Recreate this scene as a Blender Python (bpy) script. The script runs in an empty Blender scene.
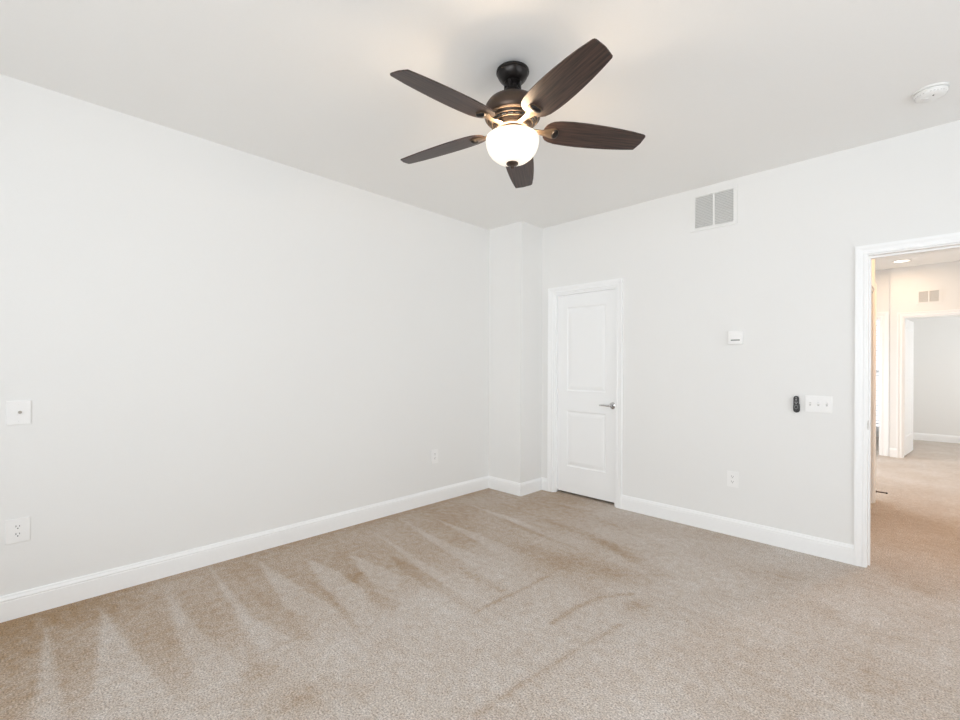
import bpy, bmesh, math, random
from mathutils import Vector, Matrix
import numpy as np
random.seed(4)
PI = math.pi
S = bpy.context.scene
C = S.collection

# ------------------------------------------------------------------ camera, world, lights, exposure
H = 2.74                       # ceiling height
cam_d = bpy.data.cameras.new('camera')
cam_d.sensor_width = 36.0
cam_d.lens = 450.0/960*36
cam_d.shift_y = 6.3/960
cam_d.clip_start = 0.02
cam = bpy.data.objects.new('camera', cam_d); C.objects.link(cam)
cam.matrix_world = (Matrix.Translation((0, 0, 1.29)) @ Matrix.Rotation(0.7766, 4, 'Z')
                    @ Matrix.Rotation(PI/2, 4, 'X') @ Matrix.Rotation(0.0044, 4, 'Z'))
S.camera = cam
S.view_settings.view_transform = 'Standard'
S.view_settings.look = 'None'
S.view_settings.gamma = 1
S.view_settings.use_curve_mapping = False
S.view_settings.exposure = 0.0
S.cycles.max_bounces = 16
S.cycles.diffuse_bounces = 10
S.cycles.glossy_bounces = 4
S.cycles.transparent_max_bounces = 12
S.cycles.sample_clamp_indirect = 6.0

W = bpy.data.worlds.new('sky'); S.world = W; W.use_nodes = True
bg = W.node_tree.nodes['Background']
bg.inputs['Color'].default_value = (0.86, 0.93, 1.0, 1)
bg.inputs['Strength'].default_value = 2.0

def area(name, loc, target, sx, sy, power, color=(1, 1, 1), spread=PI):
    d = bpy.data.lights.new(name, 'AREA'); d.shape = 'RECTANGLE'
    d.size = sx; d.size_y = sy; d.energy = power; d.color = color; d.spread = spread
    o = bpy.data.objects.new(name, d); C.objects.link(o); o.location = loc
    o.rotation_euler = (Vector(target)-Vector(loc)).to_track_quat('-Z', 'Y').to_euler()
    return o
def point(name, loc, power, color, r=0.03):
    d = bpy.data.lights.new(name, 'POINT'); d.energy = power; d.color = color; d.shadow_soft_size = r
    o = bpy.data.objects.new(name, d); C.objects.link(o); o.location = loc
    return o
DAY = (0.96, 0.985, 1.0)
# daylight through the bedroom windows (behind the camera and on its right) and the windows at the end of the hall;
# bedroom lamps are aimed up to brighten the ceiling; no blinds are built there
area('daylight_front_window', (-0.35, -1.92, 1.45), (-2.3, 3.8, 2.3), 3.4, 1.7, 41.5, DAY, math.radians(125))
area('daylight_right_window', (1.72, 1.6, 1.45), (-3, 2.8, 2.4), 2.6, 1.7, 11.5, DAY, math.radians(135))
area('daylight_landing_window', (-2.26, 7.6, 1.35), (1, 7.6, 0.0), 1.3, 1.6, 31, DAY, math.radians(120))
area('daylight_end_window', (1.93, 10.2, 1.4), (-1, 10.2, 1.2), 1.2, 1.5, 16, (1.0, 0.975, 0.94))
area('daylight_blind_window', (-1.05, 11.22, 1.3), (-1.05, 8, 1.0), 0.8, 1.5, 3, DAY)
WARM = (1.0, 0.74, 0.49)
WARM_HALL = (1.0, 0.54, 0.22)
BOWL_GLOW, FAN_W, HALL_W = 0.80, 12.5, 15.0
BLADE_PITCH = -13

# ------------------------------------------------------------------ materials
def new_mat(name):
    m = bpy.data.materials.new(name); m.use_nodes = True
    nt = m.node_tree; return m, nt, nt.nodes['Principled BSDF']
def srgb(r, g, b):
    f = lambda v: (v/12.92 if v <= 0.04045 else ((v+0.055)/1.055)**2.4)
    return (f(r/255), f(g/255), f(b/255), 1)
def paint(name, col, rough=0.6, bump=0.04, scale=220, var=0.015, metallic=0.0):
    """painted / plastic / metal surface with a faint procedural mottling and orange-peel bump"""
    m, nt, b = new_mat(name); N = nt.nodes; L = nt.links
    tc = N.new('ShaderNodeTexCoord'); nz = N.new('ShaderNodeTexNoise')
    nz.inputs['Scale'].default_value = scale; nz.inputs['Detail'].default_value = 3
    L.new(tc.outputs['Object'], nz.inputs['Vector'])
    mx = N.new('ShaderNodeMix'); mx.data_type = 'RGBA'
    a = [max(0, c*(1-var)) for c in col[:3]]+[1]; c2 = [min(1, c*(1+var)) for c in col[:3]]+[1]
    mx.inputs[6].default_value = a; mx.inputs[7].default_value = c2
    L.new(nz.outputs['Fac'], mx.inputs[0]); L.new(mx.outputs[2], b.inputs['Base Color'])
    b.inputs['Roughness'].default_value = rough; b.inputs['Metallic'].default_value = metallic
    if bump:
        bp = N.new('ShaderNodeBump'); bp.inputs['Strength'].default_value = bump; bp.inputs['Distance'].default_value = 0.002
        L.new(nz.outputs['Fac'], bp.inputs['Height']); L.new(bp.outputs['Normal'], b.inputs['Normal'])
    return m
M = {}
M['wall'] = paint('wall_paint', (0.835, 0.836, 0.828, 1), 0.75, 0.03, 160)
M['ceiling'] = paint('ceiling_paint', (0.88, 0.88, 0.87, 1), 0.85, 0.03, 160)
M['trim'] = paint('trim_paint', (0.925, 0.935, 0.94, 1), 0.35, 0.0, 60)
M['door'] = paint('door_paint', (0.925, 0.935, 0.94, 1), 0.38, 0.02, 300)
M['plastic'] = paint('white_plastic', (0.89, 0.89, 0.885, 1), 0.35, 0.0, 80)
M['vent'] = paint('vent_enamel', (0.84, 0.84, 0.83, 1), 0.4, 0.0, 80)
M['vent_dark'] = paint('duct_grey', (0.62, 0.62, 0.61, 1), 0.8, 0.0, 80)
M['slot'] = paint('slot_dark', (0.05, 0.05, 0.05, 1), 0.6, 0.0, 80)
M['lcd'] = paint('lcd_grey', (0.28, 0.29, 0.28, 1), 0.25, 0.0, 80)
M['grey'] = paint('grey_plastic', (0.55, 0.55, 0.55, 1), 0.5, 0.0, 80)
M['black'] = paint('black_plastic', (0.018, 0.018, 0.02, 1), 0.4, 0.0, 80)
M['button'] = paint('button_grey', (0.35, 0.35, 0.36, 1), 0.5, 0.0, 80)
M['chrome'] = paint('satin_chrome', (0.62, 0.62, 0.63, 1), 0.22, 0.0, 80, 0.02, 1.0)
M['hinge'] = paint('hinge_nickel', (0.40, 0.37, 0.33, 1), 0.35, 0.0, 80, 0.02, 1.0)
M['bronze'] = paint('dark_bronze', (0.022, 0.019, 0.018, 1), 0.32, 0.0, 60, 0.1, 0.6)
M['bronze_warm'] = paint('brushed_bronze', (0.085, 0.060, 0.046, 1), 0.36, 0.0, 60, 0.1, 0.7)
M['arm'] = paint('blade_iron_bronze', (0.22, 0.16, 0.11, 1), 0.36, 0.0, 60, 0.1, 0.7)
M['spring'] = paint('spring_metal', (0.14, 0.10, 0.07, 1), 0.4, 0.0, 60, 0.05, 0.8)

def carpet_mat():
    m, nt, b = new_mat('beige_carpet'); N = nt.nodes; L = nt.links
    tc = N.new('ShaderNodeTexCoord')
    at = N.new('ShaderNodeAttribute'); at.attribute_name = 'nap'
    def noise(scale, detail, rough=0.6):
        n = N.new('ShaderNodeTexNoise'); n.inputs['Scale'].default_value = scale
        n.inputs['Detail'].default_value = detail; n.inputs['Roughness'].default_value = rough
        L.new(tc.outputs['Object'], n.inputs['Vector']); return n
    def math_(op, a, bb):
        n = N.new('ShaderNodeMath'); n.operation = op
        for i, v in enumerate((a, bb)):
            if isinstance(v, (int, float)): n.inputs[i].default_value = v
            else: L.new(v, n.inputs[i])
        return n.outputs[0]
    big = noise(2.2, 4, 0.55); mid = noise(22, 3, 0.6); tuft = noise(135, 3, 0.8)
    # pile lean = vacuum marks + slow patchiness
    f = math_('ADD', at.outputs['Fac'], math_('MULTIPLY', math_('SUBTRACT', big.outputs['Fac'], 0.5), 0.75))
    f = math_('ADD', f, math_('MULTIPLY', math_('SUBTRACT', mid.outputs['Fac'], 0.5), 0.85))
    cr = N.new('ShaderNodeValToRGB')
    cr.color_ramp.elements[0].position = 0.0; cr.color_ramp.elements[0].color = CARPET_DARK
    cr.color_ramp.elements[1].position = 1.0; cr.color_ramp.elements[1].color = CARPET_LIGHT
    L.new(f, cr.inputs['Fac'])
    sp = N.new('ShaderNodeValToRGB')
    sp.color_ramp.elements[0].position = 0.30; sp.color_ramp.elements[0].color = (0.36, 0.345, 0.325, 1)
    sp.color_ramp.elements[1].position = 0.70; sp.color_ramp.elements[1].color = (1.62, 1.63, 1.64, 1)
    L.new(tuft.outputs['Fac'], sp.inputs['Fac'])
    mx = N.new('ShaderNodeMix'); mx.data_type = 'RGBA'; mx.blend_type = 'MULTIPLY'; mx.inputs[0].default_value = 1
    L.new(cr.outputs['Color'], mx.inputs[6]); L.new(sp.outputs['Color'], mx.inputs[7])
    L.new(mx.outputs[2], b.inputs['Base Color'])
    b.inputs['Roughness'].default_value = 1.0; b.inputs['Specular IOR Level'].default_value = 0.0
    if 'Sheen Weight' in b.inputs: b.inputs['Sheen Weight'].default_value = 0.1
    bp = N.new('ShaderNodeBump'); bp.inputs['Strength'].default_value = 0.5; bp.inputs['Distance'].default_value = 0.006
    L.new(tuft.outputs['Fac'], bp.inputs['Height']); L.new(bp.outputs['Normal'], b.inputs['Normal'])
    return m
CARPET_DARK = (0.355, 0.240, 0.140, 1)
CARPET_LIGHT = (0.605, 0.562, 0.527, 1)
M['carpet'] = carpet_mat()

def wood_mat():
    m, nt, b = new_mat('walnut_blade'); N = nt.nodes; L = nt.links
    tc = N.new('ShaderNodeTexCoord'); mp = N.new('ShaderNodeMapping')
    mp.inputs['Scale'].default_value = (2.0, 60.0, 10.0); L.new(tc.outputs['Object'], mp.inputs['Vector'])
    nz = N.new('ShaderNodeTexNoise'); nz.inputs['Scale'].default_value = 2.2; nz.inputs['Detail'].default_value = 5
    nz.inputs['Roughness'].default_value = 0.65
    L.new(mp.outputs['Vector'], nz.inputs['Vector'])
    cr = N.new('ShaderNodeValToRGB')
    cr.color_ramp.elements[0].position = 0.36; cr.color_ramp.elements[0].color = (0.014, 0.0085, 0.0075, 1)
    cr.color_ramp.elements[1].position = 0.66; cr.color_ramp.elements[1].color = (0.085, 0.047, 0.036, 1)
    L.new(nz.outputs['Fac'], cr.inputs['Fac']); L.new(cr.outputs['Color'], b.inputs['Base Color'])
    b.inputs['Roughness'].default_value = 0.42
    return m
M['wood'] = wood_mat()

def glow(name, col, strength, base=(0.9, 0.9, 0.88, 1)):
    m, nt, b = new_mat(name)
    b.inputs['Base Color'].default_value = base; b.inputs['Roughness'].default_value = 0.35
    b.inputs['Emission Color'].default_value = col; b.inputs['Emission Strength'].default_value = strength
    return m
M['bowl'] = glow('lit_frosted_glass', (1.0, 0.90, 0.74, 1), BOWL_GLOW, (0.55, 0.54, 0.52, 1))
M['bulb'] = glow('lit_bulb', (1.0, 0.80, 0.55, 1), 6.0)
M['can'] = glow('lit_downlight', (1.0, 0.90, 0.76, 1), 3.0)
def glass_mat():
    m, nt, b = new_mat('window_glass'); N = nt.nodes; L = nt.links
    t = N.new('ShaderNodeBsdfTransparent'); g = N.new('ShaderNodeBsdfGlossy'); g.inputs['Roughness'].default_value = 0.02
    mx = N.new('ShaderNodeMixShader'); mx.inputs[0].default_value = 0.06
    L.new(t.outputs[0], mx.inputs[1]); L.new(g.outputs[0], mx.inputs[2])
    L.new(mx.outputs[0], N['Material Output'].inputs['Surface'])
    return m
M['glass'] = glass_mat()

# ------------------------------------------------------------------ helpers
def obj(name, bm, mat, parent=None, loc=(0, 0, 0), rot=(0, 0, 0), smooth=False):
    bmesh.ops.recalc_face_normals(bm, faces=bm.faces)
    me = bpy.data.meshes.new(name); bm.to_mesh(me); bm.free()
    if smooth:
        for p in me.polygons: p.use_smooth = True
        me.set_sharp_from_angle(angle=math.radians(38))
    o = bpy.data.objects.new(name, me); C.objects.link(o)
    me.materials.append(M[mat] if isinstance(mat, str) else mat)
    o.location = loc; o.rotation_euler = rot
    if parent: o.parent = parent
    return o
def struct(name, bm, mat, parent=None, **k):
    o = obj(name, bm, mat, parent, **k)
    if parent is None: o['kind'] = 'structure'
    return o
def thing(name, label, cat, loc=(0, 0, 0), rotz=0, group=None):
    o = bpy.data.objects.new(name, None); C.objects.link(o); o.empty_display_size = 0.05
    o.location = loc; o.rotation_euler = (0, 0, rotz); o['label'] = label; o['category'] = cat
    if group: o['group'] = group
    return o
def tag(o, label, cat):
    o['label'] = label; o['category'] = cat
    return o
def box(bm, x0, x1, y0, y1, z0, z1, bev=0):
    t = bmesh.new()
    v = [t.verts.new((x, y, z)) for x in (x0, x1) for y in (y0, y1) for z in (z0, z1)]
    for f in ((0, 1, 3, 2), (4, 6, 7, 5), (0, 4, 5, 1), (2, 3, 7, 6), (0, 2, 6, 4), (1, 5, 7, 3)):
        t.faces.new([v[i] for i in f])
    if bev: bmesh.ops.bevel(t, geom=list(t.edges), offset=bev, segments=2, profile=0.6, affect='EDGES')
    merge(bm, t)
    return bm
def merge(bm, t, mx=None):
    if mx is not None: bmesh.ops.transform(t, matrix=mx, verts=t.verts)
    me = bpy.data.meshes.new('tmp'); t.to_mesh(me); t.free(); bm.from_mesh(me); bpy.data.meshes.remove(me)
def merge2(t, mx):
    bmesh.ops.transform(t, matrix=mx, verts=t.verts); return t
def BM(): return bmesh.new()
def boxbm(*a, **k): return box(BM(), *a, **k)
def lathe(bm, prof, seg=48, mx=None):
    """revolve (r, z) pairs about Z"""
    t = bmesh.new(); rings = []
    for r, z in prof:
        if r < 1e-6: rings.append([t.verts.new((0, 0, z))])
        else: rings.append([t.verts.new((r*math.cos(2*PI*i/seg), r*math.sin(2*PI*i/seg), z)) for i in range(seg)])
    for a, b in zip(rings, rings[1:]):
        for i in range(seg):
            j = (i+1) % seg
            if len(a) == 1 and len(b) == 1: continue
            if len(a) == 1: t.faces.new((a[0], b[i], b[j]))
            elif len(b) == 1: t.faces.new((a[i], b[0], a[j]))
            else: t.faces.new((a[i], b[i], b[j], a[j]))
    for R, flip in ((rings[0], 1), (rings[-1], 0)):
        if len(R) > 1: t.faces.new(R[::-1] if flip else R)
    merge(bm, t, mx)
    return bm
def prism(bm, pts, z0, z1, mx=None, bev=0):
    t = bmesh.new()
    a = [t.verts.new((x, y, z0)) for x, y in pts]; b = [t.verts.new((x, y, z1)) for x, y in pts]
    t.faces.new(a[::-1]); t.faces.new(b); n = len(pts)
    for i in range(n): t.faces.new((a[i], a[(i+1) % n], b[(i+1) % n], b[i]))
    if bev:
        ed = [e for e in t.edges if abs(e.verts[0].co.z-e.verts[1].co.z) < 1e-9]
        bmesh.ops.bevel(t, geom=ed, offset=bev, segments=2, profile=0.6, affect='EDGES')
    merge(bm, t, mx)
    return bm
def sweep(bm, prof, path, closed=False, out=None):
    """sweep a (u, v) profile along a 3D polyline with mitred corners. `out` = constant direction of v; u = cross(tangent, out)"""
    path = [Vector(p) for p in path]; out = Vector(out).normalized(); n = len(path); rings = []
    for i, p in enumerate(path):
        a = (path[i]-path[i-1]).normalized() if (i > 0 or closed) else None
        b = (path[(i+1) % n]-path[i]).normalized() if (i < n-1 or closed) else None
        if a is None: a = b
        if b is None: b = a
        na = a.cross(out); nb = b.cross(out); m = (na+nb)
        m = m/(m.length_squared/2) if m.length > 1e-6 else na     # mitre
        rings.append([bm.verts.new(p+m*u+out*v) for u, v in prof])
    k = len(prof)
    for i in range(n if closed else n-1):
        r, s = rings[i], rings[(i+1) % n]
        for j in range(k):
            bm.faces.new((r[j], r[(j+1) % k], s[(j+1) % k], s[j]))
    if not closed:
        bm.faces.new(rings[0][::-1]); bm.faces.new(rings[-1])
    return bm
def tube(bm, pts, radii, seg=12):
    """round tube through points"""
    pts = [Vector(p) for p in pts]; rings = []
    if not isinstance(radii, (list, tuple)): radii = [radii]*len(pts)
    up = Vector((0.13, 0.21, 0.97))
    for i, p in enumerate(pts):
        t = (pts[min(i+1, len(pts)-1)]-pts[max(i-1, 0)]).normalized()
        u = t.cross(up).normalized(); w = t.cross(u)
        rings.append([bm.verts.new(p+(u*math.cos(2*PI*k/seg)+w*math.sin(2*PI*k/seg))*radii[i]) for k in range(seg)])
    for r, s in zip(rings, rings[1:]):
        for k in range(seg): bm.faces.new((r[k], r[(k+1) % seg], s[(k+1) % seg], s[k]))
    bm.faces.new(rings[0][::-1]); bm.faces.new(rings[-1])
    return bm
YROT = Matrix.Rotation(PI/2, 4, 'X')      # lathe axis +Z -> -Y (out of a plate that faces -Y)

# ------------------------------------------------------------------ the room shell
XL, YB = -3.289, 3.832        # left wall face, back wall face
XR, YF = 1.80, -2.00          # right wall face, wall behind the camera
T = 0.12
YH = 4.00                     # hall-side face of the back wall
HXR = 1.00                    # hall right wall face

# carpet: one continuous fitted carpet through bedroom and hall; 'nap' = how far the pile leans (vacuum and foot marks)
LIGHT = [[(-3.072, 0.092), (-2.5, 0.043), (-2.304, 0.024), (-2.202, 0.126), (-2.522, 0.101)], [(-3.097, 0.301), (-2.611, 0.237), (-2.343, 0.198), (-2.15, 0.177), (-1.894, 0.432), (-2.087, 0.415), (-2.579, 0.35)], [(-3.133, 0.586), (-2.63, 0.521), (-2.248, 0.504), (-1.869, 0.49), (-1.784, 0.643), (-2.099, 0.652), (-2.485, 0.607)], [(-3.258, 0.85), (-2.767, 0.792), (-2.43, 0.745), (-2.074, 0.705), (-1.864, 0.824), (-1.907, 0.919), (-2.181, 0.876), (-2.463, 0.826)], [(-3.14, 1.095), (-2.624, 1.013), (-2.386, 0.984), (-1.97, 0.926), (-1.801, 0.996), (-1.981, 1.133), (-2.272, 1.167), (-2.581, 1.139)], [(-2.946, 1.333), (-2.478, 1.241), (-2.027, 1.159), (-1.939, 1.235), (-2.186, 1.373), (-2.592, 1.397)], [(-2.822, 1.573), (-2.368, 1.473), (-2.161, 1.509), (-2.253, 1.624), (-2.489, 1.621)], [(-3.066, 1.914), (-2.578, 1.841), (-2.252, 1.777), (-1.9, 1.738), (-1.708, 1.731), (-1.718, 1.919), (-1.942, 1.899), (-2.151, 1.84), (-2.48, 1.87)], [(-3.129, 2.243), (-2.672, 2.135), (-2.425, 2.092), (-1.974, 2.017), (-1.716, 1.987), (-1.686, 2.155), (-2.005, 2.19), (-2.373, 2.169)], [(-2.916, 2.458), (-2.433, 2.376), (-2.045, 2.283), (-1.708, 2.284), (-1.9, 2.428), (-2.408, 2.458)], [(-2.995, 2.923), (-2.33, 2.844), (-1.907, 2.794), (-2.406, 2.937)]]
DARK = [[(-2.728, 0.786), (-2.402, 0.737), (-2.06, 0.7), (-1.951, 0.702), (-2.149, 0.747), (-2.46, 0.778)], [(-2.417, 0.98), (-2.22, 0.955), (-1.91, 0.925), (-2.08, 0.977), (-2.326, 1.016)], [(-2.457, 1.213), (-2.171, 1.171), (-1.889, 1.133), (-2.076, 1.187), (-2.383, 1.254)], [(-2.287, 1.383), (-2.21, 1.427), (-2.031, 1.452), (-1.964, 1.391), (-2.021, 1.348), (-2.147, 1.336)], [(-2.585, 1.763), (-2.329, 1.781), (-2.002, 1.751), (-1.673, 1.696), (-1.703, 1.666), (-2.126, 1.662), (-2.351, 1.679)], [(-2.169, 1.983), (-1.936, 1.979), (-1.705, 1.965), (-1.718, 1.919), (-1.961, 1.917)], [(-2.555, 1.377), (-2.495, 1.495), (-2.377, 1.411), (-2.439, 1.367)]]
LINES = [([(-1.667, 1.66), (-1.666, 1.862), (-1.651, 2.036), (-1.644, 2.271)], 0.014, 0.55), ([(-1.319, 1.866), (-1.32, 2.076), (-1.284, 2.274), (-1.18, 2.425)], 0.02, 0.6), ([(-1.177, 1.184), (-1.152, 1.456), (-1.132, 1.701), (-1.096, 1.924), (-1.073, 2.099)], 0.015, 0.45), ([(-2.258, 3.086), (-1.813, 3.057), (-1.365, 2.875)], 0.05, 0.4), ([(-2.438, 3.487), (-2.101, 3.54)], 0.03, 0.3), ([(-2.495, 2.847), (-2.084, 2.784), (-1.758, 2.762)], 0.03, 0.3), ([(-1.931, 3.416), (-1.352, 3.246)], 0.05, 0.18)];LINES += [([(-2.034, 2.484), (-1.69, 2.594), (-1.226, 2.652)], 0.13, 0.36), ([(-2.036, 2.982), (-1.608, 2.988), (-1.173, 2.819)], 0.07, 0.3)]
BLOBS = [((-1.101, 2.323), 0.09, 0.75), ((-1.635, 2.396), 0.22, 0.5), ((-1.42, 2.514), 0.18, 0.4), ((-1.768, 2.364), 0.2, 0.3), ((-1.632, 2.888), 0.18, 0.35), ((-0.362, 2.977), 0.09, 0.5), ((-0.095, 2.922), 0.12, 0.35), ((0.016, 3.686), 0.12, 0.35), ((-1.707, 0.755), 0.1, 0.6), ((-1.977, 0.712), 0.07, 0.5), ((-1.605, 0.932), 0.06, 0.4), ((-1.477, 3.545), 0.12, 0.25), ((-0.582, 3.353), 0.1, 0.25), ((-1.616, 1.384), 0.06, 0.2), ((-1.386, 2.284), 0.12, 0.3), ((-1.875, 1.467), 0.07, 0.3), ((-3.337, 0.033), 0.35, 0.3), ((-0.179, 2.432), 0.2, 0.25), ((-0.515, 2.325), 0.25, 0.2)]

def inside(px, py, P):
    r = np.zeros(px.shape, bool); n = len(P)
    for i in range(n):
        x1, y1 = P[i]; x2, y2 = P[(i+1) % n]
        c = ((y1 > py) != (y2 > py)) & (px < (x2-x1)*(py-y1)/((y2-y1) if abs(y2-y1) > 1e-9 else 1e-9)+x1)
        r ^= c
    return r
def segdist(px, py, P):
    d = np.full(px.shape, 9.0)
    for (x1, y1), (x2, y2) in zip(P, P[1:]):
        L2 = (x2-x1)**2+(y2-y1)**2
        t = np.clip(((px-x1)*(x2-x1)+(py-y1)*(y2-y1))/L2, 0, 1)
        d = np.minimum(d, np.hypot(px-(x1+t*(x2-x1)), py-(y1+t*(y2-y1))))
    return d
def soft_poly(px, py, P, s):
    d = segdist(px, py, list(P)+[P[0]]); d = np.where(inside(px, py, P), d, -d)
    t = np.clip(d/s*0.5+0.5, 0, 1); return t*t*(3-2*t)
def smooth(t): t = np.clip(t, 0, 1); return t*t*(3-2*t)
def build_carpet():
    xs = np.concatenate([np.arange(XL, XR+0.2, 0.014)]); ys = np.concatenate([np.arange(YF-0.1, YH+0.4, 0.014), np.arange(YH+0.45, 11.5, 0.09)])
    xs = np.concatenate([[XL-0.02], xs, [2.1, 2.3]]); nx, ny = len(xs), len(ys)
    X, Y = np.meshgrid(xs, ys)
    rng = np.random.default_rng(3); kx = rng.normal(0, 9, 14); ky = rng.normal(0, 9, 14); ph = rng.uniform(0, 2*PI, 14)
    wob = sum(np.sin(kx[i]*X+ky[i]*Y+ph[i]) for i in range(14))/14
    wob2 = sum(np.sin(ky[i]*X-kx[i]*Y+2*ph[i]) for i in range(14))/14
    wx = X+0.014*wob; wy = Y+0.014*wob2
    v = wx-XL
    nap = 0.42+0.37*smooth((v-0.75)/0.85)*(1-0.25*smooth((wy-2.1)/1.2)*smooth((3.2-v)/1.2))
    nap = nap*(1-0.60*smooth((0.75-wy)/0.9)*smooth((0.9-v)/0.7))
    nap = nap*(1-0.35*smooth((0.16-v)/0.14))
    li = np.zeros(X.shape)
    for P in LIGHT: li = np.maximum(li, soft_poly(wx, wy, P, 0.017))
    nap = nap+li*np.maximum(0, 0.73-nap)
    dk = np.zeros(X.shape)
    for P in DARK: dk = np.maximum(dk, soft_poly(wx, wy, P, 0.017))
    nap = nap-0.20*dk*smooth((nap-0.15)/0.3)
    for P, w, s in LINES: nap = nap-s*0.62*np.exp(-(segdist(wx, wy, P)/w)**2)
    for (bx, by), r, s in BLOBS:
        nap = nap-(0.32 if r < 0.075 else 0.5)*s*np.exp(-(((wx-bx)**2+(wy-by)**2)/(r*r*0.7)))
    verts = np.stack([X.ravel(), Y.ravel(), np.zeros(X.size)], 1)
    idx = np.arange(nx*ny).reshape(ny, nx)
    q = np.stack([idx[:-1, :-1].ravel(), idx[:-1, 1:].ravel(), idx[1:, 1:].ravel(), idx[1:, :-1].ravel()], 1)
    me = bpy.data.meshes.new('floor'); me.from_pydata(verts.tolist(), [], q.tolist())
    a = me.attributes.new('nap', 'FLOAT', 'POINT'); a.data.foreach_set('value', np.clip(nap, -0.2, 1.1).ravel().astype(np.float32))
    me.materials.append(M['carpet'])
    o = bpy.data.objects.new('floor', me); C.objects.link(o); o['kind'] = 'structure'
    return o
build_carpet()
struct('subfloor', boxbm(XL-0.3, 2.4, YF-0.3, 11.7, -0.15, -0.01), 'wall')
struct('ceiling', boxbm(XL-0.3, 2.4, YF-0.3, 11.7, H, H+0.15), 'ceiling')

def wall_y(bm, y0, y1, x0, x1, holes=()):
    """wall slab between y0..y1 with rectangular holes (xa, xb, za, zb)"""
    cur = x0
    for xa, xb, za, zb in sorted(holes):
        if xa > cur: box(bm, cur, xa, y0, y1, 0, H)
        if za > 0: box(bm, xa, xb, y0, y1, 0, za)
        if zb < H: box(bm, xa, xb, y0, y1, zb, H)
        cur = xb
    if x1 > cur: box(bm, cur, x1, y0, y1, 0, H)
    return bm
def wall_x(bm, x0, x1, y0, y1, holes=()):
    cur = y0
    for ya, yb, za, zb in sorted(holes):
        if ya > cur: box(bm, x0, x1, cur, ya, 0, H)
        if za > 0: box(bm, x0, x1, ya, yb, 0, za)
        if zb < H: box(bm, x0, x1, ya, yb, zb, H)
        cur = yb
    if y1 > cur: box(bm, x0, x1, cur, y1, 0, H)
    return bm
CL0, CL1, CLZ = -2.714, -1.997, 2.046        # closet door opening
DW0, DW1, DWZ = -0.262, 0.570, 2.030         # bedroom doorway opening
struct('wall_left', wall_x(BM(), XL-T, XL, YF-T, YH+0.85), 'wall')
struct('wall_back', wall_y(BM(), YB, YH, XL, XR+T, [(CL0, CL1, 0, CLZ), (DW0, DW1, 0, DWZ)]), 'wall')
CX, CY = -2.851, 3.484
struct('wall_corner_chase', boxbm(XL, CX, CY, YB, 0, H), 'wall')
struct('wall_front', wall_y(BM(), YF-T, YF, XL-T, XR+T, [(-2.10, -0.45, 0.55, 2.35), (-0.25, 1.40, 0.55, 2.35)]), 'wall')
struct('wall_right', wall_x(BM(), XR, XR+T, YF, YB, [(0.25, 2.95, 0.55, 2.35)]), 'wall')
# closet behind its closed door
bm = BM(); wall_x(bm, XL, -2.95, YH, YH+0.75); wall_x(bm, -1.75, -1.65, YH, YH+0.75); wall_y(bm, YH+0.75, YH+0.85, XL, -1.65)
struct('wall_closet', bm, 'wall')
# hall
HX = -0.332
HD0, HD1 = 4.92, 5.70           # doorway in the hall's left wall
struct('wall_hall_left', wall_x(BM(), HX-T, HX, YH, 5.865, [(HD0, HD1, 0, 2.03)]), 'wall')
bm = BM(); wall_y(bm, 5.745, 5.865, -2.30, HX-T); wall_x(bm, -1.66, -1.56, YH+0.0, 5.745)
struct('wall_side_room', bm, 'wall')
struct('wall_landing', wall_x(BM(), -2.42, -2.30, 5.745, 9.04, [(6.90, 8.30, 0.50, 2.2)]), 'wall')
struct('wall_hall_right', wall_x(BM(), HXR, HXR+T, YH, 8.86), 'wall')
YE = 8.86
bm = BM(); wall_y(bm, YE, YE+0.12, -0.335, 2.0, [(-0.200, 0.620, 0, 2.03)])
wall_y(bm, YE+0.05, YE+0.12, -2.30, -0.335, [(-1.26, -0.437, 0, 2.03)])
struct('wall_hall_end', bm, 'wall')
bm = BM(); wall_y(bm, 11.30, 11.42, -2.42, 2.12, [(-1.40, -0.50, 0.14, 2.32)])
struct('wall_end_rooms', bm, 'wall')
struct('wall_end_partition', wall_x(BM(), -0.34, -0.28, YE+0.12, 11.30), 'wall')
struct('wall_end_left', wall_x(BM(), -2.42, -2.30, 9.04, 11.30), 'wall')
struct('wall_end_right', wall_x(BM(), 2.00, 2.12, YE, 11.30, [(9.55, 10.85, 0.6, 2.2)]), 'wall')

# baseboards: stepped colonial profile, (u = height, v = thickness)
BP = [(0, 0), (0, 0.0145), (0.094, 0.0145), (0.0975, 0.0125), (0.100, 0.0125), (0.103, 0.0145), (0.108, 0.0135), (0.117, 0.009), (0.123, 0.008), (0.127, 0.005), (0.127, 0)]
def baseboard(name, runs):
    bm = BM()
    for run in runs:            # the room lies on the right-hand side of the run; corners are mitred
        sweep(bm, [(v, u) for u, v in BP], [(x, y, 0) for x, y in run], out=(0, 0, 1))
    return struct(name, bm, 'trim')
RV = 0.006                        # reveal between jamb edge and casing
CW = 0.058                        # casing width
e = 0.0145
baseboard('baseboard_left', [((XL, YF), (XL, CY))])
baseboard('baseboard_chase', [((XL, CY), (CX, CY), (CX, YB))])
baseboard('baseboard_back', [((CX+e, YB), (CL0-CW+RV, YB)), ((CL1+CW-RV, YB), (DW0-CW+RV, YB)), ((DW1+CW-RV, YB), (XR, YB))])
baseboard('baseboard_right', [((XR, YB), (XR, YF))])
baseboard('baseboard_front', [((XR, YF), (XL, YF))])
baseboard('baseboard_hall_left', [((HX, YH), (HX, HD0-CW)), ((HX, HD1+CW), (HX, 5.865+e)), ((HX+e, 5.865), (-2.30, 5.865))][:2])
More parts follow.
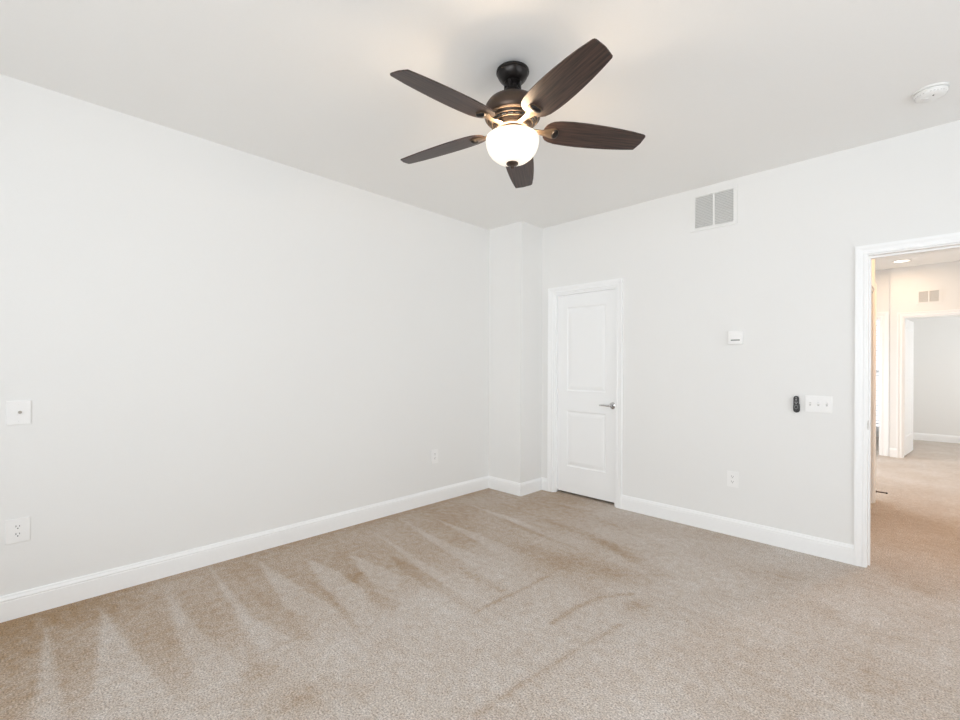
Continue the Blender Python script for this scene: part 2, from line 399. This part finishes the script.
baseboard('baseboard_hall_end', [((-2.30, YE+0.05), (-1.26-CW*1.5, YE+0.05)), ((-0.335, YE), (-0.20-CW, YE)), ((0.62+CW, YE), (HXR, YE))])
baseboard('baseboard_end_room', [((-0.28, 11.30), (2.0, 11.30)), ((-2.30, 11.30), (-0.34, 11.30))])

# door casings: colonial profile swept round each opening
CP = [(0, 0), (0, 0.008), (0.004, 0.011), (0.014, 0.012), (0.018, 0.010), (0.030, 0.012), (0.042, 0.0165), (0.050, 0.018), (0.058, 0.018), (0.058, 0)]
def casing_y(bm, x0, x1, z, y, sgn, w=1.0):
    """casing on a wall face y, room on side sgn (-1: towards -y)"""
    out = Vector((0, sgn, 0))
    path = [(x0, y, 0), (x0, y, z), (x1, y, z), (x1, y, 0)]
    if sgn > 0: path = path[::-1]
    prof = [(-u*w, v) for u, v in CP]
    # choose the side that leads away from the opening
    t = (Vector(path[1])-Vector(path[0])).normalized(); side = t.cross(out)
    away = Vector((-1, 0, 0)) if path[0][0] == x0 else Vector((1, 0, 0))
    if side.dot(away) > 0: prof = [(u*w, v) for u, v in CP]
    return sweep(bm, prof, path, out=out)
def casing_x(bm, y0, y1, z, x, sgn):
    out = Vector((sgn, 0, 0)); path = [(x, y0, 0), (x, y0, z), (x, y1, z), (x, y1, 0)]
    t = Vector((0, 0, 1)); side = t.cross(out)
    prof = [(u if side.y < 0 else -u, v) for u, v in CP]
    return sweep(bm, prof, path, out=out)
def jamb_y(bm, x0, x1, z, y0, y1, th=0.018, stop=None):
    box(bm, x0, x0+th, y0, y1, 0, z); box(bm, x1-th, x1, y0, y1, 0, z); box(bm, x0+th, x1-th, y0, y1, z-th, z)
    if stop:
        a, b = stop; s = 0.011
        box(bm, x0+th, x0+th+s, a, b, 0, z-th); box(bm, x1-th-s, x1-th, a, b, 0, z-th); box(bm, x0+th+s, x1-th-s, a, b, z-th-s, z-th)
    return bm
RV = 0.006                        # reveal between jamb edge and casing
bm = casing_y(BM(), CL0+RV, CL1-RV, CLZ-RV, YB, -1)
jamb_y(bm, CL0, CL1, CLZ, YB, YH, stop=(YB+0.012, YB+0.046))
closet_trim = struct('trim_1', bm, 'trim')
bm = casing_y(BM(), DW0+RV, DW1-RV, DWZ-RV, YB, -1); casing_y(bm, DW0+RV, DW1-RV, DWZ-RV, YH, 1)
jamb_y(bm, DW0, DW1, DWZ, YB, YH, th=0.012, stop=(YB+0.05, YB+0.085))
doorway_trim = struct('trim_2', bm, 'trim')
bm = boxbm(DW0+0.012, DW0+0.0135, YB+0.010, YB+0.040, 0.888, 0.948); box(bm, DW0+0.012, DW0+0.0155, YB-0.004, YB+0.012, 0.900, 0.936)
obj('strike_plate', bm, 'hinge', doorway_trim)
bm = casing_x(BM(), HD0, HD1, 2.03, HX, 1)
box(bm, HX-T, HX, HD0, HD0+0.018, 0, 2.03); box(bm, HX-T, HX, HD1-0.018, HD1, 0, 2.03); box(bm, HX-T, HX, HD0+0.018, HD1-0.018, 2.012, 2.03)
hall_trim = struct('trim_3', bm, 'trim')
def hinge(z, parent, x, y):
    bm = boxbm(x-0.050, x-0.024, y-0.003, y, z-0.045, z+0.045)
    tube(bm, [(x-0.052, y-0.006, z-0.047), (x-0.052, y-0.006, z+0.047)], 0.006, 10)
    return obj('hinge', bm, 'hinge', parent, smooth=False)
for z in (0.345, 1.035, 1.77): hinge(z, hall_trim, HX+0.002, HD1-0.018)
bm = casing_y(BM(), -0.200, 0.620, 2.03, YE, -1); jamb_y(bm, -0.200, 0.620, 2.03, YE, YE+0.12)
struct('trim_4', bm, 'trim')
bm = casing_y(BM(), -1.26, -0.437, 2.03, YE+0.05, -1, 1.55); jamb_y(bm, -1.26, -0.437, 2.03, YE+0.05, YE+0.12)
struct('trim_5', bm, 'trim')

# ------------------------------------------------------------------ moulded two-panel doors
def panel_door(w, h, panels, th=0.035):
    """leaf in local coords: x 0..w, y 0 (front) .. th, z 0..h; panels (x0,x1,z0,z1) sunk on both faces"""
    bm = BM()
    xs = sorted({0, w} | {p[0] for p in panels} | {p[1] for p in panels}); zs = sorted({0, h} | {p[2] for p in panels} | {p[3] for p in panels})
    rings = [(0, 0), (0.010, 0.007), (0.022, 0.007), (0.030, 0.0045), (0.050, 0.0018)]
    for face, sg in ((0, 1), (th, -1)):
        def quad(x0, x1, z0, z1, d):
            vs = [bm.verts.new((x, face+sg*d, z)) for x, z in ((x0, z0), (x1, z0), (x1, z1), (x0, z1))]
            bm.faces.new(vs)
        for i in range(len(xs)-1):
            for k in range(len(zs)-1):
                x0, x1, z0, z1 = xs[i], xs[i+1], zs[k], zs[k+1]
                if any(p[0] <= x0 and x1 <= p[1] and p[2] <= z0 and z1 <= p[3] for p in panels): continue
                quad(x0, x1, z0, z1, 0)
        for p in panels:
            prev = None
            for ins, d in rings:
                c = [bm.verts.new((x, face+sg*d, z)) for x, z in ((p[0]+ins, p[2]+ins), (p[1]-ins, p[2]+ins), (p[1]-ins, p[3]-ins), (p[0]+ins, p[3]-ins))]
                if prev:
                    for j in range(4): bm.faces.new((prev[j], prev[(j+1) % 4], c[(j+1) % 4], c[j]))
                prev = c
            bm.faces.new(prev)
    for a, b in (((0, 0), (w, 0)), ((w, 0), (w, h)), ((w, h), (0, h)), ((0, h), (0, 0))):
        bm.faces.new([bm.verts.new(v) for v in ((a[0], 0, a[1]), (b[0], 0, b[1]), (b[0], th, b[1]), (a[0], th, a[1]))])
    bmesh.ops.remove_doubles(bm, verts=bm.verts, dist=1e-5)
    return bm
LW = (CL1-0.018)-(CL0+0.018)-0.006
closet = struct('door_1', panel_door(LW, CLZ-0.018-0.003-0.022, [(0.120, LW-0.118, 0.262, 0.822), (0.120, LW-0.118, 1.024, 1.868)]), 'door',
                loc=(CL0+0.021, YB+0.047, 0.022))
closet['label'] = 'white two-panel closet door with lever handle'
def lever(parent, x, z, y=0.0, d=-1):
    h = obj('door_handle', lathe(BM(), [(0.0, 0), (0.031, 0), (0.031, 0.006), (0.027, 0.010), (0.012, 0.012), (0.011, 0.045), (0.0, 0.047)], 28, YROT), 'chrome', parent, loc=(x, y, z), smooth=True)
    bm = tube(BM(), [(0.002, -0.046, 0), (d*0.012, -0.050, 0), (d*0.04, -0.052, 0.001), (d*0.08, -0.051, 0.002), (d*0.108, -0.048, 0.000), (d*0.116, -0.046, -0.001)],
              [0.0095, 0.0100, 0.0088, 0.0078, 0.0072, 0.004], 12)
    obj('lever', bm, 'chrome', h, smooth=True)
lever(closet, LW-0.048, 0.905)
# open door of the room at the end of the hall, and the opened door off the hall's left side
d2 = struct('door_2', panel_door(0.76, 1.99, [(0.12, 0.64, 0.265, 0.80), (0.12, 0.64, 1.09, 1.85)]), 'door', loc=(-0.178, YE+0.100, 0.018), rot=(0, 0, math.radians(83.8)))
obj('latch_plate', boxbm(0.7595, 0.7612, 0.006, 0.029, 0.87, 0.93), 'slot', d2)
lathe_knob = [(0.0, 0), (0.03, 0), (0.03, 0.006), (0.012, 0.01), (0.012, 0.035), (0.026, 0.045), (0.028, 0.056), (0.02, 0.066), (0.0, 0.069)]
struct('door_3', panel_door(0.74, 1.99, [(0.12, 0.62, 0.265, 0.80), (0.12, 0.62, 1.09, 1.85)]), 'door', loc=(HX-T-0.015, HD1-0.058, 0.018), rot=(0, 0, PI))

# ------------------------------------------------------------------ windows
def window_frame(name, axis, a0, a1, z0, z1, p, room, mull=1):
    """frame, sill and pane in a wall hole. axis 'y': wall plane y=p (glass), spans x a0..a1; room = +1/-1 direction of the room"""
    bm = BM(); fw = 0.05
    def bx(b, u0, u1, q0, q1, za, zb):
        q0, q1 = sorted((q0, q1))
        if axis == 'y': box(b, u0, u1, q0, q1, za, zb)
        else: box(b, q0, q1, u0, u1, za, zb)
    d0, d1 = p-0.03, p+0.03
    bx(bm, a0, a0+fw, d0, d1, z0, z1); bx(bm, a1-fw, a1, d0, d1, z0, z1); bx(bm, a0+fw, a1-fw, d0, d1, z0, z0+fw); bx(bm, a0+fw, a1-fw, d0, d1, z1-fw, z1)
    zm = (z0+z1)/2; bx(bm, a0+fw, a1-fw, d0+0.005, d1-0.005, zm-0.02, zm+0.02)
    for i in range(1, mull): 
        um = a0+(a1-a0)*i/mull; bx(bm, um-0.03, um+0.03, d0+0.003, d1-0.003, z0+fw, z1-fw)
    w = struct(name, bm, 'trim')
    s = BM(); bx(s, a0-0.05, a1+0.05, p+room*0.06, p+room*0.10, z0-0.025, z0); o = obj('window_sill', s, 'trim', w)
    g = BM(); bx(g, a0+fw, a1-fw, p-0.002, p+0.002, z0+fw, z1-fw); obj('window_pane', g, 'glass', w)
    return w
window_frame('window_1', 'y', -2.10, -0.45, 0.55, 2.35, YF-0.06, 1, 2)
window_frame('window_2', 'y', -0.25, 1.40, 0.55, 2.35, YF-0.06, 1, 2)
window_frame('window_3', 'x', 0.25, 2.95, 0.55, 2.35, XR+0.06, -1, 3)
window_frame('window_4', 'x', 6.90, 8.30, 0.50, 2.2, -2.36, 1, 2)
window_frame('window_5', 'y', -1.40, -0.50, 0.14, 2.32, 11.36, -1, 1)
window_frame('window_6', 'x', 9.55, 10.85, 0.6, 2.2, 2.06, -1, 2)
bl = thing('window_blind', 'white slatted blind over the bright window glimpsed past the hall', 'blind', (-0.95, 11.275, 2.30))
obj('head_rail', boxbm(-0.45, 0.45, -0.022, 0.022, -0.04, 0.0), 'plastic', bl)
bm = BM()
for i in range(42):
    z = -0.07-i*0.047; t = boxbm(-0.44, 0.44, -0.022, 0.022, -0.0012, 0.0012); merge(bm, t, Matrix.Translation((0, 0, z)) @ Matrix.Rotation(math.radians(22), 4, 'X'))
obj('slats', bm, 'plastic', bl)
obj('bottom_rail', boxbm(-0.44, 0.44, -0.015, 0.015, -2.065, -2.045), 'plastic', bl)

# ------------------------------------------------------------------ ceiling fan
FX, FY = -1.424, 1.667
fan = thing('ceiling_fan', 'dark bronze five-blade ceiling fan with lit white glass bowl', 'fan', (FX, FY, H))
obj('canopy', lathe(BM(), [(0, 0), (0.052, 0), (0.056, -0.009), (0.072, -0.012), (0.0795, -0.018), (0.0800, -0.024), (0.0785, -0.029), (0.0755, -0.031), (0.0745, -0.036), (0.070, -0.046), (0.061, -0.059), (0.052, -0.067), (0.046, -0.071), (0, -0.072)]), 'bronze', fan, smooth=True)
dr = obj('downrod', lathe(BM(), [(0, -0.071), (0.040, -0.071), (0.041, -0.078), (0.032, -0.084), (0.026, -0.090), (0.026, -0.104), (0.038, -0.108), (0.044, -0.118), (0.047, -0.140), (0.047, -0.165), (0, -0.165)], 32), 'bronze', fan, smooth=True)
for k in range(4):
    obj('yoke_tab', merge2(boxbm(0.030, 0.043, -0.007, 0.007, -0.112, -0.074, 0.002), Matrix.Rotation(k*PI/2+0.3, 4, 'Z')), 'bronze', dr)
Z0 = -0.160
hs = obj('motor_housing', lathe(BM(), [(0, Z0), (0.060, Z0), (0.098, Z0-0.004), (0.120, Z0-0.014), (0.132, Z0-0.032), (0.138, Z0-0.052), (0.138, Z0-0.070), (0.135, Z0-0.084), (0.129, Z0-0.091), (0.114, Z0-0.094), (0.110, Z0-0.103), (0.106, Z0-0.106), (0.100, Z0-0.117), (0.095, Z0-0.118), (0.086, Z0-0.131), (0, Z0-0.131)], 64), 'bronze_warm', fan, smooth=True)
bm = BM()
for z, r in ((-0.092, 0.122), (-0.1045, 0.1085), (-0.1175, 0.0975)):
    t = bmesh.new(); n = 48; k = 8; rr = 0.0035
    R = [[t.verts.new(((r+rr*math.cos(2*PI*j/k))*math.cos(2*PI*i/n), (r+rr*math.cos(2*PI*j/k))*math.sin(2*PI*i/n), Z0+z+rr*math.sin(2*PI*j/k))) for j in range(k)] for i in range(n)]
    for i in range(n):
        for j in range(k): t.faces.new((R[i][j], R[i][(j+1) % k], R[(i+1) % n][(j+1) % k], R[(i+1) % n][j]))
    merge(bm, t)
obj('trim_ring', bm, 'arm', hs, smooth=True)
bm = BM()
for i in range(20):
    merge(bm, boxbm(0.100, 0.1065, -0.011, 0.011, Z0-0.1155, Z0-0.1075), Matrix.Rotation(2*PI*i/20, 4, 'Z'))
obj('cooling_slots', bm, 'slot', hs)
obj('flywheel', lathe(BM(), [(0, Z0-0.130), (0.082, Z0-0.130), (0.084, Z0-0.136), (0.080, Z0-0.143), (0, Z0-0.143)], 48), 'arm', fan, smooth=True)
obj('light_fitter', lathe(BM(), [(0, Z0-0.142), (0.062, Z0-0.142), (0.066, Z0-0.149), (0.058, Z0-0.156), (0.050, Z0-0.162), (0.030, Z0-0.166), (0, Z0-0.166)], 48), 'arm', fan, smooth=True)

def blade_outline():
    up = [(0.153, 0.0), (0.155, 0.022), (0.162, 0.041), (0.175, 0.056), (0.193, 0.0665), (0.225, 0.074), (0.280, 0.0785), (0.34, 0.0795), (0.40, 0.0780), (0.46, 0.0745), (0.52, 0.0695), (0.58, 0.063)]
    # the tip is cut off straight with one clipped corner
    return up+[(0.640, 0.0550), (0.645, 0.0520), (0.657, 0.014), (0.660, 0.005), (0.663, -0.040), (0.660, -0.047), (0.652, -0.0515)]+[(r, -w) for r, w in up[:0:-1]]
PITCH = math.radians(BLADE_PITCH)
BZ = 2.424-H
def blade_parts(parent):
    DR = math.radians(2.2)      # the blades droop a little towards their tips
    zb = lambda r: BZ+(0.66-r)*math.tan(DR)
    pm = Matrix.Translation((0.66, 0, BZ)) @ Matrix.Rotation(DR, 4, 'Y') @ Matrix.Translation((-0.66, 0, 0)) @ Matrix.Rotation(PITCH, 4, 'X')
    b = obj('blade', prism(BM(), blade_outline(), -0.003, 0.003, pm, 0.0012), 'wood', parent)
    # curved iron: flat tapering strap from the flywheel down to a fishtail under the blade
    bm = BM(); st = [(0.070, 0.017, Z0-0.137), (0.098, 0.015, Z0-0.138), (0.122, 0.015, Z0-0.140), (0.145, 0.017, zb(0.145)-0.0075), (0.165, 0.021, zb(0.165)-0.0058), (0.185, 0.028, zb(0.185)-0.0055), (0.205, 0.032, zb(0.205)-0.0055), (0.218, 0.028, zb(0.218)-0.0055), (0.228, 0.016, zb(0.228)-0.0055)]
    rings = []
    for r, w, z in st:
        tw = smooth1((r-0.11)/0.04)*math.tan(PITCH)
        rings.append([bm.verts.new((r, y, z+dz+y*tw)) for y, dz in ((-w, 0.002), (-w*0.6, 0.0026), (0, 0.0028), (w*0.6, 0.0026), (w, 0.002), (w, -0.002), (w*0.55, -0.0048), (0, -0.006), (-w*0.55, -0.0048), (-w, -0.002))])
    for a, c in zip(rings, rings[1:]):
        for j in range(10): bm.faces.new((a[j], a[(j+1) % 10], c[(j+1) % 10], c[j]))
    bm.faces.new(rings[0][::-1]); bm.faces.new(rings[-1])
    iron = obj('blade_iron', bm, 'arm', b, smooth=True)
    bm = BM(); mm = pm @ Matrix.Translation((0.211, 0, -0.0095)) @ Matrix.Diagonal((0.62, 1.0, 1, 1))
    lathe(bm, [(0, 0.002), (0.027, 0.002), (0.0275, -0.001), (0.024, -0.006), (0.014, -0.0095), (0, -0.0105)], 28, mm)
    obj('medallion', bm, 'bronze', b, smooth=True)
    return b
def smooth1(t): t = max(0, min(1, t)); return t*t*(3-2*t)
b0 = blade_parts(fan)
for k in range(5):
    ang = math.radians(51.9+72*k)
    if k == 0: b0.rotation_euler = (0, 0, ang); continue
    b = b0.copy(); C.objects.link(b); b.parent = fan; b.rotation_euler = (0, 0, ang)
    for ch in b0.children:
        c = ch.copy(); C.objects.link(c); c.parent = b
bz = 2.397-H
prof = [(0.1275, 0.0), (0.1290, -0.006), (0.1285, -0.020), (0.125, -0.040), (0.116, -0.063), (0.101, -0.084), (0.080, -0.101), (0.055, -0.113), (0.028, -0.1195), (0.0, -0.121)]
inner = [(max(0, r-0.004), z+0.004 if i else z) for i, (r, z) in enumerate(prof)][::-1]
t = bmesh.new()
bowl = obj('light_bowl', lathe(BM(), [(r, z+bz) for r, z in inner+prof]), 'bowl', fan, smooth=True)
obj('finial', lathe(BM(), [(0, bz-0.118), (0.029, bz-0.1195), (0.0295, bz-0.124), (0.022, bz-0.130), (0.010, bz-0.134), (0.0085, bz-0.138), (0.010, bz-0.142), (0.006, bz-0.147), (0, bz-0.148)], 32), 'bronze_warm', bowl, smooth=True)
obj('centre_rod', lathe(BM(), [(0, bz-0.112), (0.006, bz-0.112), (0.006, Z0-0.165), (0, Z0-0.165)], 16), 'arm', fan, smooth=True)
for s in (-1, 1):
    bm = lathe(BM(), [(0, 0.028), (0.010, 0.028), (0.011, 0.016), (0.020, 0.004), (0.026, -0.012), (0.024, -0.026), (0.014, -0.036), (0, -0.039)], 24)
    obj('bulb', bm, 'bulb', fan, loc=(s*0.055, s*0.02, bz-0.030), smooth=True)
# the fan's own lamp
point('fan_lamp_light', (FX, FY, 2.397-0.012), FAN_W, WARM, 0.045)

# ------------------------------------------------------------------ smoke detector
sd = thing('smoke_detector', 'round white smoke detector on the ceiling above the doorway', 'smoke detector', (0.027, 3.319, H))
sd.scale = (0.82, 0.82, 0.82)
obj('mounting_base', lathe(BM(), [(0, 0), (0.086, 0), (0.087, -0.006), (0.085, -0.011), (0.076, -0.012), (0, -0.012)]), 'vent', sd, smooth=True)
obj('body', lathe(BM(), [(0, -0.011), (0.072, -0.011), (0.072, -0.015), (0.078, -0.016), (0.079, -0.026), (0.074, -0.038), (0.062, -0.046), (0.040, -0.050), (0, -0.051)]), 'vent', sd, smooth=True)
for q in range(4):
    bm = BM()
    for i in range(6):
        merge(bm, boxbm(0.0675, 0.0755, -0.0045, 0.0045, -0.0375, -0.0335), Matrix.Rotation(2*PI*(q*7+i)/28, 4, 'Z'))
    obj('sensing_slots', bm, 'grey', sd)
obj('test_button', lathe(BM(), [(0, -0.049), (0.017, -0.0495), (0.017, -0.053), (0.013, -0.055), (0, -0.0555)], 24, Matrix.Translation((-0.026, -0.018, 0))), 'vent', sd, smooth=True)
obj('indicator_light', lathe(BM(), [(0, -0.049), (0.0045, -0.0495), (0.004, -0.0525), (0, -0.053)], 12, Matrix.Translation((0.012, -0.036, 0))), 'slot', sd)

# ------------------------------------------------------------------ return-air grilles
def grille(label, x, y, z, w, h, bl, br, bt, nslat):
    """louvred grille facing -y; origin at bottom centre of the frame"""
    g = thing('return_air_vent', label, 'vent', (x, y, z))
    x0, x1 = -w/2, w/2; ia, ib, za, zb = x0+bl, x1-br, bt, h-bt; mid = (ia+ib)/2
    bm = BM()
    path = [(x0, 0, 0), (x0, 0, h), (x1, 0, h), (x1, 0, 0)]
    d = 0.010
    for a, b, c, e_ in ((x0, ia, 0, h), (ib, x1, 0, h), (ia, ib, 0, za), (ia, ib, zb, h)): box(bm, a, b, -d*0.75, 0, c, e_)
    for a, b, c, e_ in ((ia-0.006, ia, za-0.006, zb+0.006), (ib, ib+0.006, za-0.006, zb+0.006), (ia, ib, za-0.006, za), (ia, ib, zb, zb+0.006)): box(bm, a, b, -d, -d*0.75, c, e_)
    obj('frame', bm, 'vent', g)
    obj('centre_bar', boxbm(mid-0.007, mid+0.007, -d, 0, za, zb), 'vent', g)
    obj('backing', boxbm(ia, ib, -0.0015, -0.0002, za, zb), 'vent_dark', g)
    for a, b in ((ia, mid-0.007), (mid+0.007, ib)):
        bm = BM(); st = (zb-za)/nslat
        for i in range(nslat):
            t = boxbm(a, b, -0.0065, 0.0065, -0.0006, 0.0006); merge(bm, t, Matrix.Translation((0, -0.0066, za+(i+0.5)*st)) @ Matrix.Rotation(math.radians(38), 4, 'X'))
        obj('louvers', bm, 'vent', g)
    for sx in (x0+bl*0.4, x1-br*0.4):
        obj('screw', lathe(BM(), [(0, 0), (0.004, 0), (0.0035, 0.0015), (0, 0.002)], 12, Matrix.Translation((sx, -d*0.75, h/2)) @ YROT), 'vent', g)
    return g
grille('large white louvered return-air vent high on the bedroom wall near the ceiling', -1.183, YB, 2.390, 0.344, 0.300, 0.037, 0.026, 0.024, 20)
grille('small white louvered vent above the doorway at the far end of the hall', 0.062, YE, 2.190, 0.258, 0.205, 0.030, 0.030, 0.026, 12)

# ------------------------------------------------------------------ thermostat, remote, switches
th = thing('thermostat', 'small white square thermostat with dark display slot on the right-hand wall', 'thermostat', (-1.0165, YB, 1.467))
obj('backplate', boxbm(-0.048, 0.048, -0.006, 0, 0.002, 0.100, 0.002), 'plastic', th)
obj('cover', boxbm(-0.050, 0.050, -0.024, -0.006, 0, 0.102, 0.004), 'plastic', th)
obj('display', boxbm(-0.031, 0.031, -0.0248, -0.0235, 0.026, 0.036), 'lcd', th)
obj('front_panel', boxbm(-0.034, 0.034, -0.0252, -0.0235, 0.042, 0.082, 0.0006), 'plastic', th)

def capsule(w0, w1, z0, z1, zs, n=10):
    """outline (x, z): half-width w0 below zs, w1 above, rounded ends"""
    p = []
    for i in range(n+1): a = PI+PI*i/n; p.append((w0*math.cos(a), z0+w0+w0*math.sin(a)))
    p.append((w0, zs-0.004)); p.append((w1, zs+0.004))
    for i in range(n+1): a = PI*i/n; p.append((w1*math.cos(a), z1-w1+w1*math.sin(a)))
    p.append((-w1, zs+0.004)); p.append((-w0, zs-0.004))
    return p
hx = -0.6305
ho = thing('remote_holder', 'black plastic wall cradle holding the slim fan remote', 'holder', (hx, YB, 0.974))
obj('cradle', prism(BM(), capsule(0.0195, 0.0180, 0.0, 0.070, 0.050), 0, 0.010, YROT, 0.001), 'black', ho)
rm = thing('remote_control', 'slim black remote control with grey buttons mounted left of the switches', 'remote', (hx, YB-0.0105, 0.984))
obj('body', prism(BM(), capsule(0.0160, 0.0160, 0.0, 0.108, 0.05), 0, 0.012, YROT, 0.0025), 'black', rm)
for (bx_, bz_, rr) in ((0, 0.095, 0.0042), (0, 0.081, 0.0055), (-0.0055, 0.064, 0.0038), (0.0055, 0.064, 0.0038), (0, 0.055, 0.004)):
    obj('button', lathe(BM(), [(0, 0), (rr, 0), (rr*0.85, 0.0012), (0, 0.0014)], 16, YROT), 'button', rm, loc=(bx_, -0.012, bz_))
t = BM()
for i in range(24):
    a0, a1 = 2*PI*i/24, 2*PI*(i+1)/24
    t.faces.new([t.verts.new((r*math.cos(a), -0.0128, 0.030+r*1.3*math.sin(a))) for r, a in ((0.0085, a0), (0.0085, a1), (0.0105, a1), (0.0105, a0))])
obj('dial_ring', t, 'button', rm)

def plate(w, h, d=0.006):
    return prism(BM(), [(-w/2, 0), (w/2, 0), (w/2, h), (-w/2, h)], 0, d, YROT, 0.0022)
def screw(parent, x, z, y=-0.006):
    bm = lathe(BM(), [(0, 0), (0.0035, 0), (0.0028, 0.0010), (0, 0.0012)], 12, YROT)
    obj('screw', bm, 'plastic', parent, loc=(x, y, z))
sw = thing('light_switch', 'white three-gang toggle switch plate beside the doorway', 'switch', (-0.5065, YB, 0.984))
obj('plate', plate(0.150, 0.113), 'plastic', sw)
for x in (-0.046, 0.0, 0.046):
    tg = obj('toggle', boxbm(-0.0052, 0.0052, -0.0004, 0.0, -0.012, 0.012), 'grey', sw, loc=(x, -0.006, 0.0565))
    bm = BM(); merge(bm, boxbm(-0.004, 0.004, -0.014, 0.0, -0.0045, 0.0045, 0.001), Matrix.Rotation(math.radians(-28), 4, 'X'))
    obj('toggle_lever', bm, 'plastic', tg)
    for z in (0.026, 0.087): screw(sw, x, z)

def duplex(label, loc, rotz, w=0.078, h=0.120):
    o = thing('wall_outlet', label, 'outlet', loc, rotz, 'duplex outlets')
    obj('plate', plate(w, h), 'plastic', o)
    for z in (h/2-0.0195, h/2+0.0195):
        n = 20; pts = []
        for i in range(n):
            a = 2*PI*i/n; x = 0.0168*math.cos(a); zz = 0.0168*math.sin(a); pts.append((x, max(-0.0138, min(0.0138, zz))))
        r = obj('receptacle', prism(BM(), pts, 0, 0.0022, YROT, 0.0005), 'plastic', o, loc=(0, -0.006, z))
        bm = boxbm(-0.0078, -0.0052, -0.00265, -0.002, 0.0000, 0.0088); box(bm, 0.0052, 0.0076, -0.00265, -0.002, 0.0005, 0.0080)
        lathe(bm, [(0, 0), (0.0028, 0), (0, 0.0001)], 12, Matrix.Translation((0, -0.0026, -0.0068)) @ YROT)
        obj('slots', bm, 'slot', r)
    screw(o, 0, h/2)
    return o
duplex('white duplex outlet low on the right-hand wall, below the thermostat', (-1.036, YB, 0.371), 0)
duplex('white duplex outlet low on left wall, directly below the coax plate', (XL, -0.0125, 0.381), PI/2, 0.088, 0.123)
duplex('small far white duplex outlet on the left wall near the corner chase', (XL, 2.738, 0.371), PI/2, 0.080, 0.132)
cx = thing('cable_jack_plate', 'white square wall plate with single coax jack on the left wall', 'wall plate', (XL, -0.0105, 0.982), PI/2)
obj('plate', plate(0.088, 0.122), 'plastic', cx)
bm = lathe(BM(), [(0, 0), (0.0075, 0), (0.0075, 0.003), (0.0048, 0.0032), (0.0048, 0.011), (0, 0.011)], 18, YROT)
obj('coax_connector', bm, 'hinge', cx, loc=(0.004, -0.006, 0.063), smooth=True)
for z in (0.018, 0.104): screw(cx, 0, z)

# ------------------------------------------------------------------ hall: recessed light, spring door stop
rl = thing('recessed_light', 'glowing round recessed downlight in the hall ceiling', 'ceiling light', (-0.205, 8.33, H))
obj('trim_ring', lathe(BM(), [(0.072, 0.0), (0.098, 0.0), (0.098, -0.004), (0.090, -0.007), (0.076, -0.006), (0.072, -0.003)]+[(0.072, 0.0)]), 'plastic', rl, smooth=True)
obj('lens', lathe(BM(), [(0, -0.001), (0.073, -0.001), (0.073, -0.004), (0, -0.005)]), 'can', rl, smooth=True)
w_spread = math.radians(175)
def downlight(x, y, w, col=None): 
    o = area('downlight_light', (x, y, H-0.0065), (x, y, 0), 0.14, 0.13, w, col or WARM_HALL, w_spread); o.data.shape = 'DISK'
downlight(-0.205, 8.33, HALL_W*0.36, (1.0, 0.70, 0.45)); downlight(0.30, 5.35, HALL_W)
rl2 = thing('recessed_light', 'hall downlight near the bedroom doorway, above the frame', 'ceiling light', (0.30, 5.35, H))
for ch in list(rl.children):
    c = ch.copy(); C.objects.link(c); c.parent = rl2
ds = thing('door_stop', 'small dark spring door stop near the carpet just inside the hall', 'door stop', (HX+e, 5.83, 0.088), 0)
bm = BM(); pts = []
for i in range(161):
    a = i/8*2*PI; pts.append((0.006+0.066*i/160, 0.0052*math.cos(a), 0.0052*math.sin(a)))
tube(bm, pts, 0.0013, 5); tube(bm, [(0.004, 0, 0), (0.074, 0, 0)], 0.003, 8)
obj('spring', bm, 'spring', ds, smooth=True)
obj('mount', lathe(BM(), [(0, 0), (0.011, 0), (0.010, 0.004), (0.006, 0.007), (0, 0.007)], 20, Matrix.Rotation(PI/2, 4, 'Y')), 'spring', ds, smooth=True)
obj('rubber_tip', lathe(BM(), [(0, 0.072), (0.0075, 0.072), (0.008, 0.080), (0.006, 0.085), (0, 0.086)], 20, Matrix.Rotation(PI/2, 4, 'Y')), 'slot', ds, smooth=True)
